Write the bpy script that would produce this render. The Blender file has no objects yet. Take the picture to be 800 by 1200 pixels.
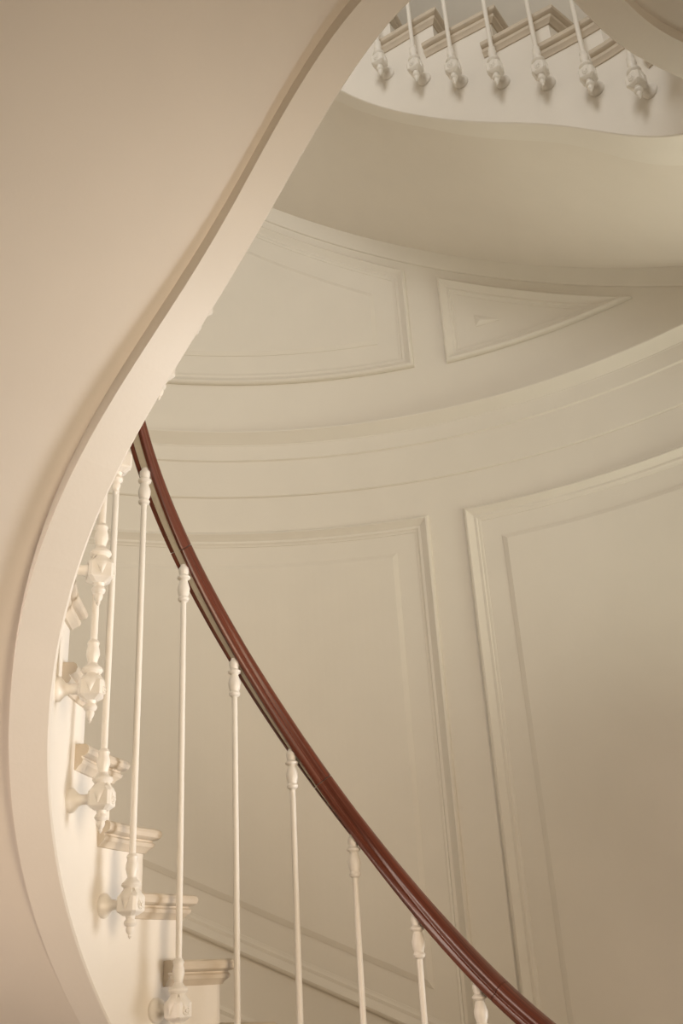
import bpy, bmesh, math, random
import numpy as np
from mathutils import Matrix, Vector

random.seed(3)
SC = bpy.context.scene
COL = SC.collection
A = np.array
ZS = 3.2                      # height of the camera above the ground floor

# ------------------------------------------------------------------ camera
TH, RHO, FPX = 0.44405, -0.060357, 1180.55
cam = bpy.data.objects.new('camera', bpy.data.cameras.new('camera'))
COL.objects.link(cam)
fwd = Vector((0, math.cos(TH), math.sin(TH)))
rgt = Vector((1, 0, 0)); upv = rgt.cross(fwd)
r2 = rgt * math.cos(RHO) + upv * math.sin(RHO)
u2 = -rgt * math.sin(RHO) + upv * math.cos(RHO)
m = Matrix((r2, u2, -fwd)).transposed().to_4x4()
m.translation = Vector((0, 0, ZS))
cam.matrix_world = m
cam.data.sensor_fit = 'VERTICAL'; cam.data.sensor_height = 36.0
cam.data.lens = 36.0 * FPX / 1200.0
cam.data.clip_start = 0.02
SC.camera = cam

# ------------------------------------------------------------------ world, lights, exposure
SC.view_settings.view_transform = 'Standard'
SC.view_settings.look = 'None'
SC.view_settings.exposure = 0.0
SC.view_settings.gamma = 1.0
SC.view_settings.use_curve_mapping = False
w = bpy.data.worlds.new('world'); SC.world = w; w.use_nodes = True
bg = w.node_tree.nodes['Background']
bg.inputs[0].default_value = (1.0, 0.93, 0.82, 1); bg.inputs[1].default_value = 0.03

WCX, WCY, R = -0.24296, 1.76718, 2.62236        # round outer wall
# invented windows, added to hold the fill lamps, all outside the picture: (angle on the wall, half width in degrees, sill, head)
ADDED_WINDOWS = [(-41, 16, ZS - 1.15, ZS + 1.05), (31, 10.5, ZS + 0.45, ZS + 2.05), (24, 12, ZS - 0.60, ZS + 0.60), (-100, 15, ZS + 3.1, ZS + 4.9),
           (195, 13, ZS - 0.5, ZS + 0.9)]
ADDED_LAMPS = [(18.0, (1.0, .80, .58), 85, (-0.65, 3.0, ZS + .5)), (12.0, (1.0, .98, .80), 120, (0, 3.6, ZS + 3.6)),  # lamps added to brighten string, soffit and wall
          (7.6, (1.0, .98, .97), 56, (-0.68, 2.48, ZS + 1.05)), (64.0, (1.0, .985, .95), 180, None),
          (8.5, (1.0, .82, .70), 70, (.8, 3.8, ZS + 1.0))]

def area(name, loc, target, sx, sy, power, col):
    l = bpy.data.lights.new(name, 'AREA'); l.shape = 'RECTANGLE'; l.size = sx; l.size_y = sy
    l.energy = power; l.color = col
    o = bpy.data.objects.new(name, l); COL.objects.link(o)
    o.location = loc
    o.rotation_euler = (Vector(target) - Vector(loc)).to_track_quat('-Z', 'Y').to_euler()
    return o
for (wa, wh, z0, z1), (pw, col, spr, aim) in zip(ADDED_WINDOWS, ADDED_LAMPS):  # one unseen fill lamp in each added opening
    a = math.radians(wa); zm = (z0 + z1) / 2
    o = area('window_light', (WCX + (R - .02) * math.cos(a), WCY + (R - .02) * math.sin(a), zm), aim or (WCX, WCY, zm),
             2 * R * math.radians(wh) - .12, z1 - z0 - .05, pw, col)
    o.data.spread = math.radians(spr)

# ------------------------------------------------------------------ the stair's plan curve (a closed egg-shaped well)
# k counts balusters along the railing; P(k) is the railing's plan, zk(k) its climb
TT, Z0, CC = 27.07194, -0.56801, 0.180126
C0 = (0.21997, 2.44628)
FO = A([-0.47406, -0.68991, 0.66512, -0.38198, 0.0147, 0.01661, 0.02803, 0.08419, 0.05714, -0.02488, 0.05081, -0.01882,
        -0.02729, -0.00944, -0.00161, 0.01155, 0.00766, 0.00522, -0.00471, -0.01356, -0.00059, -0.00711, 0.0117, 0.00646,
        -0.0008, 0.00458, -0.00905, -0.00063]).reshape(7, 4)
ZF = A([-0.24403, 0.2799, -0.01509, -0.03755, 0.0104, 0.07459, -0.00155, -0.00381]).reshape(4, 2)
BL, WS, D1, D3, HR, E2 = 0.082, 0.0876, 0.2177, 0.197, 1.2667, 0.4305
RISE, TL0 = 0.16978, -0.0655
REC = 0.042                    # the string hangs this far below the soffit
MUP = 25.1972

def pd(k):
    k = np.asarray(k, float); t = 2 * np.pi * k / TT
    x = C0[0] + 0 * t; y = C0[1] + 0 * t; dx = 0 * t; dy = 0 * t
    for n in range(1, 8):
        a, b, c, d = FO[n - 1]; C = np.cos(n * t); S = np.sin(n * t)
        x = x + a * C + b * S; y = y + c * C + d * S
        dx = dx + n * (-a * S + b * C); dy = dy + n * (-c * S + d * C)
    q = np.hypot(dx, dy)
    return x, y, dx / q, dy / q, q * 2 * np.pi / TT
def P(k, off=0.0):
    x, y, tx, ty, _ = pd(k)
    return np.stack([x + off * ty, y - off * tx], -1)
def zk(k):
    k = np.asarray(k, float); t = 2 * np.pi * k / TT
    z = Z0 + CC * k
    for n in range(1, 5):
        a, b = ZF[n - 1]; z = z + a * (np.cos(n * t) - 1) + b * np.sin(n * t)
    return z + ZS
_kg = np.linspace(-22, 45, 5000)
_zg = np.maximum.accumulate(zk(_kg) + 1e-7 * np.arange(5000))
def kz(z): return float(np.interp(z, _zg, _kg))

# angle on the outer wall that belongs to each k (radial line, smoothed where the well bends sharply)
_ks = np.linspace(0, TT, 1083)[:-1]
_p = P(_ks); _x, _y, _tx, _ty, _ = pd(_ks); _n = np.stack([_ty, -_tx], -1)
_o = _p - A([WCX, WCY]); _b = (_o * _n).sum(1); _c = (_o * _o).sum(1) - R * R
_t = -_b + np.sqrt(_b * _b - _c); _w = _p + _n * _t[:, None]
_ph = np.unwrap(np.arctan2(_w[:, 1] - WCY, _w[:, 0] - WCX))
_lin = 2 * np.pi * _ks / TT; _res = _ph - _lin; _res = _res - 0
def _smooth(a, sg):
    n = len(a); f = np.fft.rfft(a); fr = np.arange(len(f)) / n * (n / TT)
    return np.fft.irfft(f * np.exp(-2 * (np.pi * fr * sg) ** 2), n)
_s1 = _smooth(_res, 1.1); _s2 = _smooth(_res, 2.8)
_bl = 1 / (1 + np.exp((np.abs(((_ks + TT / 2) % TT) - TT / 2 - 0.0) - 6.5) / 0.8))   # keep it sharp on the far half
_rs = _s1 * _bl + _s2 * (1 - _bl)
def wphi_k(k):
    k = np.asarray(k, float)
    return np.interp(k % TT, np.append(_ks, TT), np.append(_rs, _rs[0])) + 2 * np.pi * k / TT
def Wp(k, rr=R):
    a = wphi_k(k); return np.stack([WCX + rr * np.cos(a), WCY + rr * np.sin(a)], -1)
_kw = np.linspace(-18, 40, 3000); _pw = np.maximum.accumulate(wphi_k(_kw) + 1e-7 * np.arange(3000))
def k_of_phi(phi): return np.interp(phi, _pw, _kw)      # phi unwrapped
PH_OFF = 2 * np.pi * round((float(wphi_k(-1.0)) - math.radians(85)) / (2 * np.pi))
def z_low(phi): return zk(k_of_phi(np.asarray(phi) + PH_OFF))
def z_high(phi): return zk(k_of_phi(np.asarray(phi) + PH_OFF + 2 * np.pi))

def z_soffit_wall(k):
    # height of the soffit where it meets the round wall; over the far half of the upper turn it climbs evenly
    k = np.asarray(k, float); d = np.degrees(wphi_k(k) - PH_OFF - 2 * np.pi)
    even = ZS + 4.005 - 0.0256 * (91.7 - d)
    wt = np.clip((d + 2) / 34, 0, 1) * np.clip((150 - d) / 34, 0, 1)
    wt = wt * wt * (3 - 2 * wt)
    return even * wt + (zk(k) - D3) * (1 - wt)
def lift(k):
    # the railing rides a little higher on the string round the near end of the well
    return float(np.interp(k, [6.0, 6.50, 7.36, 7.92, 8.5, 16.6, 17.3, 18.0], [0, .100, .040, .018, .13, .13, .11, 0]))
def reck(k):
    # the string hangs below the soffit, but runs flush into it on the far half of the lower flight
    u = min(1.0, max(0.0, (k - 3.0) / 2.2)); return 0.0008 + (REC - 0.0008) * u * u * (3 - 2 * u)
def WSk(k): return WS + 0.15 * math.exp(-((k - 17.8) / 1.55) ** 2) + 0.02 * math.exp(-((k - 21) / 1.6) ** 2) + 0.014 * math.exp(-((k - 8.5) / 2.2) ** 2)

# ------------------------------------------------------------------ materials
def paint(name, col, rough=0.5, bump=0.02, var=0.03, scale=6.0, spec=0.3, coat=0.0):
    mt = bpy.data.materials.new(name); mt.use_nodes = True
    nt = mt.node_tree; b = nt.nodes['Principled BSDF']
    tc = nt.nodes.new('ShaderNodeTexCoord')
    n1 = nt.nodes.new('ShaderNodeTexNoise'); n1.inputs['Scale'].default_value = scale; n1.inputs['Detail'].default_value = 4
    nt.links.new(tc.outputs['Object'], n1.inputs['Vector'])
    mx = nt.nodes.new('ShaderNodeMix'); mx.data_type = 'RGBA'
    mx.inputs[6].default_value = (*[c * (1 - var) for c in col], 1)
    mx.inputs[7].default_value = (*[min(1, c * (1 + var)) for c in col], 1)
    nt.links.new(n1.outputs['Fac'], mx.inputs[0]); nt.links.new(mx.outputs[2], b.inputs['Base Color'])
    n2 = nt.nodes.new('ShaderNodeTexNoise'); n2.inputs['Scale'].default_value = 90; n2.inputs['Detail'].default_value = 2
    nt.links.new(tc.outputs['Object'], n2.inputs['Vector'])
    bp = nt.nodes.new('ShaderNodeBump'); bp.inputs['Strength'].default_value = bump; bp.inputs['Distance'].default_value = 0.01
    nt.links.new(n2.outputs['Fac'], bp.inputs['Height']); nt.links.new(bp.outputs['Normal'], b.inputs['Normal'])
    b.inputs['Roughness'].default_value = rough; b.inputs['Specular IOR Level'].default_value = spec
    if coat: b.inputs['Coat Weight'].default_value = coat; b.inputs['Coat Roughness'].default_value = 0.15
    return mt
M_WALL = paint('wall_paint', (0.80, 0.75, 0.665), 0.6)
M_SOFFIT = paint('soffit_paint', (0.82, 0.76, 0.68), 0.55)
M_STRING = paint('string_paint', (0.85, 0.80, 0.725), 0.45, 0.03)
M_TREAD = paint('tread_stone', (0.66, 0.575, 0.465), 0.5, 0.05, 0.16, 9)
M_IRON = paint('iron_paint', (0.86, 0.815, 0.745), 0.35, 0.05, 0.03, 30, 0.45)
M_BAR = paint('bar_paint', (0.66, 0.60, 0.48), 0.4, 0.05, 0.12, 40)
M_FLOOR = paint('floor_wood', (0.42, 0.25, 0.13), 0.4, 0.03, 0.2, 3)
def wood(name):
    mt = bpy.data.materials.new(name); mt.use_nodes = True
    nt = mt.node_tree; b = nt.nodes['Principled BSDF']
    uv = nt.nodes.new('ShaderNodeUVMap'); uv.uv_map = 'along'
    mp = nt.nodes.new('ShaderNodeMapping'); mp.inputs['Scale'].default_value = (3, 60, 1)
    nt.links.new(uv.outputs[0], mp.inputs[0])
    n = nt.nodes.new('ShaderNodeTexNoise'); n.inputs['Scale'].default_value = 1.2; n.inputs['Detail'].default_value = 5
    nt.links.new(mp.outputs[0], n.inputs['Vector'])
    cr = nt.nodes.new('ShaderNodeValToRGB')
    cr.color_ramp.elements[0].position = 0.3; cr.color_ramp.elements[0].color = (0.055, 0.013, 0.007, 1)
    cr.color_ramp.elements[1].position = 0.72; cr.color_ramp.elements[1].color = (0.205, 0.047, 0.021, 1)
    nt.links.new(n.outputs['Fac'], cr.inputs[0]); nt.links.new(cr.outputs[0], b.inputs['Base Color'])
    b.inputs['Roughness'].default_value = 0.34; b.inputs['Coat Weight'].default_value = 0.25; b.inputs['Coat Roughness'].default_value = 0.2
    return mt
M_WOOD = wood('mahogany')

# ------------------------------------------------------------------ helpers
def mesh(name, verts, faces, smooth=None):
    me = bpy.data.meshes.new(name); me.from_pydata([tuple(map(float, v)) for v in verts], [], faces); me.update()
    bm = bmesh.new(); bm.from_mesh(me); bmesh.ops.recalc_face_normals(bm, faces=bm.faces); bm.to_mesh(me); bm.free()
    if smooth is not None:
        me.shade_smooth()
        me.set_sharp_from_angle(angle=math.radians(smooth))
    return me
def obj(name, me, mat=None, parent=None, kind=None, label=None, cat=None, group=None):
    o = bpy.data.objects.new(name, me); COL.objects.link(o)
    if me is not None and mat is not None and not me.materials: me.materials.append(mat)
    if parent is not None: o.parent = parent
    for k, v in (('kind', kind), ('label', label), ('category', cat), ('group', group)):
        if v: o[k] = v
    return o
def loft(rings, closed_ring=True, cap=True, closed_path=False):
    """rings: list of equal-length point lists"""
    V = []; Fc = []; n = len(rings[0])
    for r in rings: V += [tuple(p) for p in r]
    nr = len(rings)
    for i in range(nr if closed_path else nr - 1):
        for j in range(n if closed_ring else n - 1):
            a = i * n + j; b = i * n + (j + 1) % n; i2 = (i + 1) % nr
            Fc.append((a, b, i2 * n + (j + 1) % n, i2 * n + j))
    if cap and not closed_path:
        Fc.append(tuple(range(n))[::-1]); Fc.append(tuple(range((nr - 1) * n, nr * n)))
    return V, Fc
def lathe(prof, seg=16, axis='Z'):
    rings = []
    for r, z in prof:
        ring = []
        for i in range(seg):
            a = 2 * math.pi * i / seg
            v = (r * math.cos(a), r * math.sin(a), z)
            if axis == 'X': v = (z, r * math.cos(a), r * math.sin(a))
            ring.append(v)
        rings.append(ring)
    return loft(rings)
def merge(*parts):
    V = []; Fc = []
    for v, f in parts:
        b = len(V); V += list(v); Fc += [tuple(i + b for i in q) for q in f]
    return V, Fc

# ------------------------------------------------------------------ setting: wall, floor, ceiling
ZTOP = 9.4
def cyl(phi, rr, z): return (WCX + rr * math.cos(phi), WCY + rr * math.sin(phi), z)
def wall_block(p0, p1, z0, z1, n, th=0.3):
    rings = []
    for i in range(n + 1):
        a = p0 + (p1 - p0) * i / n
        rings.append([cyl(a, R, z0), cyl(a, R, z1), cyl(a, R + th, z1), cyl(a, R + th, z0)])
    return loft(rings)
full = 2 * math.pi
cuts = sorted({0.0, 360.0} | {(w_[0] + q * w_[1]) % 360 for w_ in ADDED_WINDOWS for q in (-1, 1)})
blocks = []
for c0, c1 in zip(cuts[:-1], cuts[1:]):
    mid = (c0 + c1) / 2
    holes = sorted((w_[2], w_[3]) for w_ in ADDED_WINDOWS if abs((mid - w_[0] + 180) % 360 - 180) < w_[1])
    zz = [0] + [z for h_ in holes for z in h_] + [ZTOP]
    for z0, z1 in zip(zz[::2], zz[1::2]):
        blocks.append(wall_block(math.radians(c0), math.radians(c1), z0, z1, max(2, int((c1 - c0) / 2))))
wv = merge(*blocks)
WALL = obj('wall_back', mesh('wall_back', *wv, smooth=30), M_WALL, kind='structure',
           label='round cream stairwell wall with moulded panels')
def disc(r0, r1, z, th, n=72, cx=WCX, cy=WCY):
    rings = []
    for i in range(n):
        a = 2 * math.pi * i / n; c, s = math.cos(a), math.sin(a)
        rings.append([(cx + r0 * c, cy + r0 * s, z), (cx + r1 * c, cy + r1 * s, z), (cx + r1 * c, cy + r1 * s, z + th), (cx + r0 * c, cy + r0 * s, z + th)])
    return loft(rings, closed_path=True)
fv, ff = lathe([(R + .3, -0.15), (R + .3, 0)], 96)
obj('floor', mesh('floor', [(x + WCX, y + WCY, z) for x, y, z in fv], ff), M_FLOOR, kind='structure')
obj('ceiling', mesh('ceiling', *disc(1.15, R + .3, ZTOP, 0.2)), M_WALL, kind='structure')
# frames for the added, invented windows (outside the picture)
def bar(p0, p1, z0, z1, d=0.06):
    rings = []
    for i in range(7):
        a = p0 + (p1 - p0) * i / 6
        rings.append([cyl(a, R + .12, z0), cyl(a, R + .12, z1), cyl(a, R + .12 + d, z1), cyl(a, R + .12 + d, z0)])
    return loft(rings)
fwid = 0.02
for i, (wa, wh, z0, z1) in enumerate(ADDED_WINDOWS):
    p0, p1 = math.radians(wa - wh), math.radians(wa + wh)
    wf = [bar(a, a + fwid, z0, z1) for a in (p0, (p0 + p1) / 2 - fwid / 2, p1 - fwid)]
    wf += [bar(p0, p1, z, z + 0.05) for z in (z0, (z0 + z1) / 2, z1 - 0.05)]
    obj('window_%d' % (i + 1), mesh('window_frame', *merge(*wf)), M_STRING, kind='structure')

# ------------------------------------------------------------------ wall mouldings
def wall_outline(pa, pb, bot, top, d, n=48):
    """closed outline of a panel set in by d: columns along the wall, bottom then top"""
    g = np.linspace(pa + d / R, pb - d / R, 400)
    def sl(f):
        e = 1e-3; return np.sqrt(1 + ((f(g + e) - f(g - e)) / (2 * e * R)) ** 2)
    b = bot(g) + d * sl(bot); t = top(g) - d * sl(top)
    ok = np.where(t - b > 0.004)[0]
    g0, g1 = g[ok[0]], g[ok[-1]]
    gg = np.linspace(g0, g1, n)
    return gg, np.interp(gg, g, b), np.interp(gg, g, t)
def outline_pts(pa, pb, bot, top, d, h, n=48):
    g, b, t = wall_outline(pa, pb, bot, top, d, n)
    return [cyl(a, R - h, z) for a, z in zip(g, b)] + [cyl(a, R - h, z) for a, z in zip(g[::-1], t[::-1])]
PANEL_PROF = [(0, -0.002), (0.0, 0.015), (0.004, 0.020), (0.010, 0.026), (0.015, 0.027), (0.018, 0.024), (0.044, 0.007), (0.050, 0.009), (0.056, 0.009), (0.061, 0.004), (0.072, 0.003), (0.074, -0.002)]
def panel(pa, pb, bot, top, inset, lab, n=48):
    rings = [outline_pts(pa, pb, bot, top, d + inset, h, n) for d, h in ((0, -0.002), (0.0, 0.003), (0.022, 0.012))]
    V, Fc = loft(rings, cap=False)
    g, b, t = wall_outline(pa, pb, bot, top, inset + 0.022, n)
    base = 2 * (2 * n)
    for i in range(n - 1): Fc.append((base + i, base + i + 1, base + 2 * n - 2 - i, base + 2 * n - 1 - i))
    pn = obj('wall_panel', mesh('wall_panel', V, Fc), M_WALL, WALL, label=lab)
    V, Fc = loft([outline_pts(pa, pb, bot, top, d, h, n) for d, h in PANEL_PROF], cap=False)
    obj('panel_moulding', mesh('panel_moulding', V, Fc, smooth=40), M_WALL, pn)
D = math.radians
const = lambda z: (lambda g: np.zeros_like(g) + z)
low = lambda dz: (lambda g: z_low(g) + dz)
PITCH = 360 / 7.0
RAKE_J = D3
jline = lambda g: z_soffit_wall(k_of_phi(np.asarray(g) + PH_OFF + 2 * np.pi))
panel(D(75.6), D(123.3), low(0.78), const(ZS + 2.00), 0.165, 'tall lower panel behind the balusters, left of the stile')
panel(D(43), D(71.95), low(0.78), const(ZS + 2.00), 0.165, 'tall lower panel right of the stile')
panel(D(75.5), D(123.3), const(ZS + 2.835), lambda g: jline(g) - 0.15, 0.18, 'upper panel left of the stile, under the soffit')
panel(D(43), D(71.9), const(ZS + 2.815), lambda g: jline(g) - 0.15, 0.17, 'triangular upper panel closing under the sloping soffit')

def wall_sweep(prof, pa, pb, zf, n=90):
    """prof: (dz, projection) swept along the wall"""
    rings = []
    for a in np.linspace(pa, pb, n):
        z = float(zf(A([a]))[0]); rings.append([cyl(a, R - h, z + dz) for dz, h in prof])
    return loft(rings)
BAND0, BAND1 = D(34.5), D(196)
cap_prof = [(0.0, -0.003), (0.0, 0.056), (-0.004, 0.060), (-0.010, 0.059), (-0.015, 0.054), (-0.060, 0.018), (-0.064, 0.019), (-0.068, 0.017), (-0.068, -0.003)]
obj('trim_1', mesh('trim_1', *wall_sweep(cap_prof, BAND0, BAND1, const(ZS + 2.533)), smooth=35), M_WALL, kind='structure',
    label='thick string course moulding running round the wall between upper and lower panels')
obj('trim_2', mesh('trim_2', *wall_sweep([(0, -0.003), (0, 0.017), (-0.078, 0.017), (-0.084, 0.010), (-0.084, -0.003)], BAND0, BAND1, const(ZS + 2.467)), smooth=35), M_WALL, kind='structure',
    label='flat upper fascia band under the string course')
obj('trim_3', mesh('trim_3', *wall_sweep([(0, -0.003), (0, 0.009), (-0.188, 0.009), (-0.194, 0.004), (-0.194, -0.003)], BAND0, BAND1, const(ZS + 2.383)), smooth=35), M_WALL, kind='structure',
    label='flat lower fascia band above the lower panels')
cove = [(0.01, -0.003), (0.01, 0.030), (-0.012, 0.026), (-0.03, 0.016), (-0.075, 0.013), (-0.088, 0.008), (-0.092, -0.003)]
obj('trim_4', mesh('trim_4', *wall_sweep(cove, D(5), D(170), jline), smooth=35), M_WALL, kind='structure',
    label='sloping trim where the upper soffit meets the round wall')
skirt = [(0.57, -0.003), (0.57, 0.010), (0.555, 0.018), (0.54, 0.014), (0.53, 0.018), (0.20, 0.018), (0.20, -0.003)]
obj('baseboard_back', mesh('baseboard_back', *wall_sweep(skirt, D(40), D(196), low(0.0)), smooth=35), M_WALL, kind='structure',
    label='sloping skirting board on the round wall beside the lower treads')

# ------------------------------------------------------------------ stair flights
NOSE = [(0.027, 0.0), (0.034, -0.005), (0.037, -0.014), (0.034, -0.024), (0.026, -0.030), (0.018, -0.031),
        (0.018, -0.035), (0.023, -0.040), (0.020, -0.049), (0.010, -0.057), (0.006, -0.065), (-0.01, -0.066)]
def tread_k(j):
    kn = kz(ZS + TL0 + RISE * j - E2); s = float(pd(kn)[4])
    return kn, kn + 0.034 / s
def flight(name, lab, k0, k1):
    root = obj(name, None, label=lab, cat='stairs'); root.location = (0, 0, 0)
    # string: deep curved board with stepped top, proud of the soffit below
    js = [j for j in range(-40, 60) if k0 <= tread_k(j)[0] < k1]
    kr = {j: tread_k(j)[1] for j in range(js[0] - 1, js[-1] + 3)}
    cols = []
    def topz(j): return ZS + TL0 + RISE * j - 0.03
    for j in range(js[0], js[-1] + 1):
        a, b = kr[j], kr[j + 1]
        n = max(2, int((b - a) / 0.12))
        for i in range(n + 1): cols.append((a + (b - a) * i / n, topz(j)))
    rings = []
    for k, zt in cols:
        zb = float(zk(k)) - D1; zt = max(zt, zb + 0.05)
        pi, pc, po = P(k, BL), P(k, BL + 0.005), P(k, BL + WSk(k))
        rings.append([(*pi, zb + 0.005), (*pi, zt), (*po, zt), (*po, zb), (*pc, zb)])
    obj('string', mesh('string', *loft(rings), smooth=25), M_STRING, root, label='cream curved stair string')
    # soffit
    kk = np.linspace(cols[0][0], cols[-1][0], int((cols[-1][0] - cols[0][0]) / 0.15)); rings = []
    for k in kk:
        z0 = float(zk(k)); a = P(k, BL + WSk(k) - 0.01); b = Wp(k, R - 0.001); zw = float(z_soffit_wall(k)); ring = []
        rc = reck(k); rows = [(s, z0 - D1 + rc + s * (zw - z0 + D1 - rc)) for s in np.linspace(0, 1, 7)]
        for s, z in rows: ring.append((*(a + (b - a) * s), z))
        for s, z in rows[::-1]: ring.append((*(a + (b - a) * s), z + 0.04))
        rings.append(ring)
    obj('soffit', mesh('soffit', *loft(rings), smooth=40), M_SOFFIT, root, label='smooth plaster underside of the flight')
    # treads and risers
    for j in js:
        zt = ZS + TL0 + RISE * j
        ka, kb = kr[j], kr[j + 1]
        kb2 = kb + 0.05 / float(pd(kb)[4])
        ns = max(3, int((kb2 - ka) / 0.25))
        t = A([float(pd(ka)[2]), float(pd(ka)[3])])
        rings = []
        for o, dz in NOSE:
            inner = [P(k, BL - o) for k in np.linspace(ka, kb2, ns)]
            inner[0] = P(ka, BL - o) - t * o
            outer = [Wp(k, R - 0.001) for k in np.linspace(ka, kb2, ns)][::-1]
            outer[-1] = outer[-1] - t * o
            rings.append([(*q, zt + dz) for q in inner] + [(*q, zt + dz) for q in outer])
        V, Fc = loft(rings)
        obj('tread', mesh('tread', V, Fc, smooth=32), M_TREAD, root)
        a, b = P(ka, BL + 0.001), Wp(ka, R - 0.001); tt = t * 0.02
        z0 = zt - RISE - 0.02; z1 = zt - 0.03
        q = [(*a, z0), (*b, z0), (*(b + tt), z0), (*(a + tt), z0), (*a, z1), (*b, z1), (*(b + tt), z1), (*(a + tt), z1)]
        obj('riser', mesh('riser', q, [(0, 1, 2, 3), (4, 5, 6, 7), (0, 1, 5, 4), (1, 2, 6, 5), (2, 3, 7, 6), (3, 0, 4, 7)]), M_STRING, root)
    return root
KS = 12.6
flight('stair_flight', 'lower flight climbing left, its broad smooth underside sweeping across the left foreground', -14.5, KS)
flight('stair_flight', 'upper cream flight at the top of the picture, its steps seen from below', KS, 33.5)

# ------------------------------------------------------------------ railing
def build_baluster_meshes():
    B = {}
    r = 0.0088
    B['shaft'] = mesh('baluster', *lathe([(r, 0.10), (r * 1.05, 0.5), (r, HR - 0.10)], 14), smooth=40)
    cap = [(r, HR - 0.125), (0.016, HR - 0.120), (0.018, HR - 0.113), (0.014, HR - 0.106), (0.0185, HR - 0.092), (0.0195, HR - 0.078),
           (0.015, HR - 0.062), (0.012, HR - 0.052), (0.020, HR - 0.046), (0.021, HR - 0.041), (0.013, HR - 0.034),
           (0.0165, HR - 0.022), (0.0165, HR - 0.012), (0.011, HR - 0.004), (0.010, HR + 0.001)]
    B['capital'] = mesh('capital', *lathe(cap, 16), smooth=35)
    q_ = 0.87
    S = lambda pr: [(a * q_, b * q_) for a, b in pr]
    col = [(r / q_, 0.142), (0.0145, 0.138), (0.0175, 0.131), (0.015, 0.122), (0.0185, 0.110), (0.0195, 0.098), (0.0155, 0.084), (0.0130, 0.074),
           (0.018, 0.066), (0.028, 0.058), (0.0300, 0.051), (0.026, 0.045), (0.017, 0.040), (0.019, 0.034), (0.019, 0.024)]
    B['collar'] = mesh('collar', *lathe(S(col), 18), smooth=35)
    # faceted block: eight sided, wide faces with small chamfers, shouldered above and below
    def octa(h, c, z):
        a = h * q_; b = (h - c) * q_; z *= q_
        return [(a, -b, z), (a, b, z), (b, a, z), (-b, a, z), (-a, b, z), (-a, -b, z), (-b, -a, z), (b, -a, z)]
    B['block'] = mesh('base_block', *loft([octa(.021, .008, .034), octa(.0305, .009, .023), octa(.0325, .007, .018), octa(.0325, .007, -.021), octa(.030, .009, -.025), octa(.018, .007, -.034)]), smooth=20)
    # pointed leaves lying over the shoulders of the block
    lv = []
    for q in range(4):
        a0 = q * math.pi / 2; c0, s0 = math.cos(a0), math.sin(a0)
        front = []; back = []
        for hw, rr, z in ((.010, .0165, .044), (.0150, .0225, .034), (.0165, .0305, .024), (.0125, .0335, .012), (.007, .0338, -.002), (.0008, .0333, -.016)):
            for y, up_ in ((-hw, .0006), (-hw * .5, .0028), (0, .0042), (hw * .5, .0028), (hw, .0006)):
                for lst, x in ((front, rr + up_), (back, rr - .004)):
                    lst.append(((x * c0 - y * s0) * q_, (x * s0 + y * c0) * q_, z * q_))
        V = front + back; Fc = []; n = len(front)
        for i in range(5):
            for j in range(4):
                a = i * 5 + j; Fc += [(a, a + 1, a + 6, a + 5), (n + a, n + a + 5, n + a + 6, n + a + 1)]
        edge = [0, 1, 2, 3, 4, 9, 14, 19, 24, 29, 28, 27, 26, 25, 20, 15, 10, 5]
        for e, f in zip(edge, edge[1:] + edge[:1]): Fc.append((e, f, n + f, n + e))
        lv.append((V, Fc))
    B['leaf'] = mesh('leaf_ornament', *merge(*lv), smooth=50)
    drop = [(0.018, -0.030), (0.0145, -0.036), (0.0125, -0.042), (0.0175, -0.048), (0.0190, -0.054), (0.0165, -0.060), (0.011, -0.064), (0.0125, -0.070), (0.0105, -0.078), (0.0055, -0.085), (0.006, -0.090), (0.0008, -0.097)]
    B['drop'] = mesh('drop_finial', *lathe(S(drop), 16), smooth=35)
    br = [(0.0175, 0.022), (0.0150, 0.032), (0.0125, 0.040), (0.0125, 0.050), (0.016, 0.060), (0.023, 0.066), (0.028, 0.0705), (0.030, 0.073), (0.031, 0.077), (0.0305, 0.0825)]
    B['bracket'] = mesh('wall_bracket', *lathe(br, 20, 'X'), smooth=35)
    # small rosette on the face that looks into the well
    ro = [lathe([(0.0125, -0.0275), (0.0125, -0.0300), (0.010, -0.0315), (0.007, -0.0305)], 14, 'X'), lathe([(0.005, -0.029), (0.0045, -0.034), (0.001, -0.0355)], 10, 'X')]
    for q in range(8):
        a = q * math.pi / 4; V, Fc = lathe([(0.0005, -0.0295), (0.0027, -0.031), (0.0027, -0.0325), (0.0005, -0.034)], 8, 'X')
        ro.append(([(x, y + .0088 * math.cos(a), z - .004 + .0088 * math.sin(a)) for x, y, z in V], Fc))
    ro = [([(x, y, z - (.004 if i < 2 else 0)) for x, y, z in V], Fc) for i, (V, Fc) in enumerate(ro)]
    B['rosette'] = mesh('rosette', *merge(*ro), smooth=40)
    return B
BM = build_baluster_meshes()
SUB = (('capital', 'capital'), ('collar', 'collar'), ('base_block', 'block'), ('leaf_ornament', 'leaf'), ('drop_finial', 'drop'), ('wall_bracket', 'bracket'), ('rosette', 'rosette'))
def baluster(k, root):
    x, y, tx, ty, _ = pd(k)
    o = obj('baluster', BM['shaft'], M_IRON, root)
    o.location = (float(x), float(y), float(zk(k)) + lift(k)); o.rotation_euler = (0, 0, math.atan2(-float(tx), float(ty)))
    for nm, key in SUB: obj(nm, BM[key], M_IRON, o)

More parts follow.
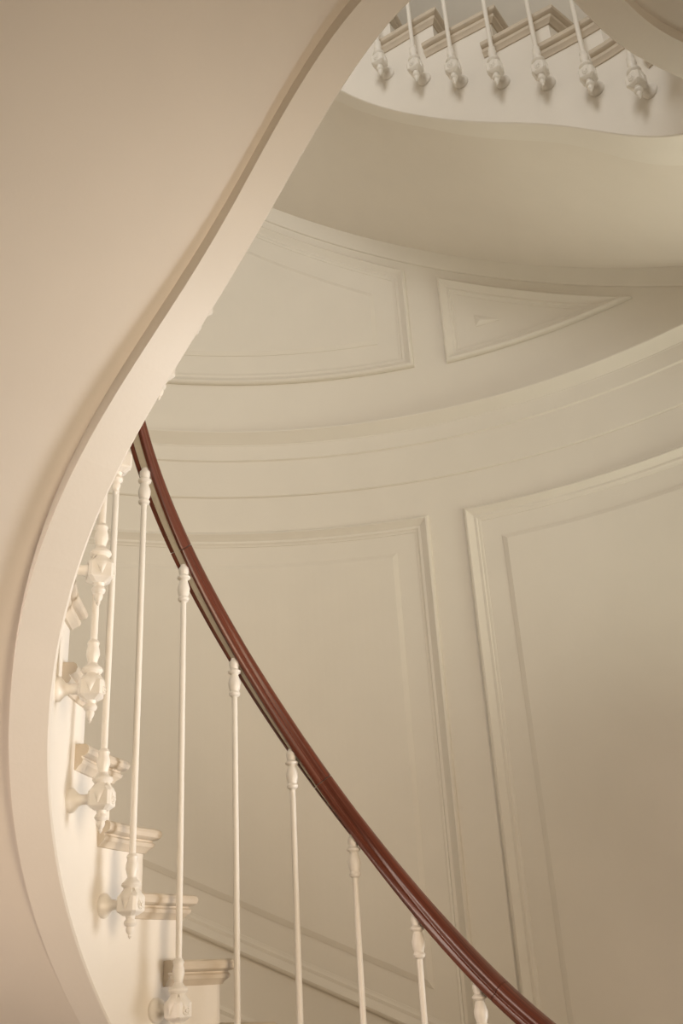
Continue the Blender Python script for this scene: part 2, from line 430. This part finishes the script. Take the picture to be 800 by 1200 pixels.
RAIL = [(-.0125, .001), (-.0135, -.0045), (-.0235, -.0055), (-.0275, -.001), (-.0295, .008), (-.0295, .015), (-.0265, .019), (-.0265, .022), (-.030, .027),
        (-.0300, .037), (-.026, .046), (-.016, .053), (0, .0555)]
RAIL = RAIL + [(-x, y) for x, y in RAIL[::-1][1:]]
BARP = [(-.0115, -.001), (-.0115, .004), (.0115, .004), (.0115, -.001)]
def rail_sweep(name, prof, ka, kb, dz, step=0.12):
    n = max(3, int((kb - ka) / step)); ks = np.linspace(ka, kb, n + 1); rings = []; L = [0]
    px = [A([*P(k), float(zk(k)) + lift(k) + HR + dz]) for k in ks]
    for i, k in enumerate(ks):
        x, y, tx, ty, _ = pd(k); t3 = (px[min(i + 1, n)] - px[max(i - 1, 0)]); t3 /= np.linalg.norm(t3)
        nn = A([float(ty), -float(tx), 0]); up = np.cross(nn, t3); up = up if up[2] > 0 else -up
        rings.append([tuple(px[i] + nn * a + up * b) for a, b in prof])
        if i: L.append(L[-1] + float(np.linalg.norm(px[i] - px[i - 1])))
    V, Fc = loft(rings)
    me = bpy.data.meshes.new(name); me.from_pydata([tuple(map(float, v)) for v in V], [], Fc); me.update()
    uvl = me.uv_layers.new(name='along'); m_ = len(prof)
    for lp in me.loops:
        vi = lp.vertex_index; uvl.data[lp.index].uv = (L[vi // m_] + ka, (vi % m_) / m_)
    me.shade_smooth(); me.set_sharp_from_angle(angle=math.radians(35))
    bm = bmesh.new(); bm.from_mesh(me); bmesh.ops.recalc_face_normals(bm, faces=bm.faces); bm.to_mesh(me); bm.free()
    return me
def railing(lab, ks, ka, kb, seams):
    root = obj('stair_railing', None, label=lab, cat='railing')
    for k in ks: baluster(k, root)
    cuts = [ka] + [s for s in seams if ka < s < kb] + [kb]
    for a, b in zip(cuts[:-1], cuts[1:]):
        s = float(pd(a)[4]); g = 0.0007 / s
        obj('handrail', rail_sweep('handrail', RAIL, a + g, b - g, 0.0), M_WOOD, root, label='polished red mahogany handrail')
    obj('rail_bar', rail_sweep('rail_bar', BARP, ka + .05, kb - .05, -0.001), M_BAR, root, label='pale flat bar under the wooden rail')
    return root
railing('lower railing of slim cream balusters with the red mahogany handrail, descending to the right',
        [*range(-8, 6), 5.96, 6.50, 7.36, 7.92, *(8.7 + .9 * i for i in range(4))], -8.6, 11.9, [-6.0, -3.3, -0.42, 2.15, 4.9, 7.6])
railing('upper railing whose cream balusters with scrolled bases hang at the top edge of the picture',
        [MUP - j for j in range(-6, 13)], 12.2, 32.2, [15.0, 17.8, 20.6, 23.4, 26.2, 29.0])
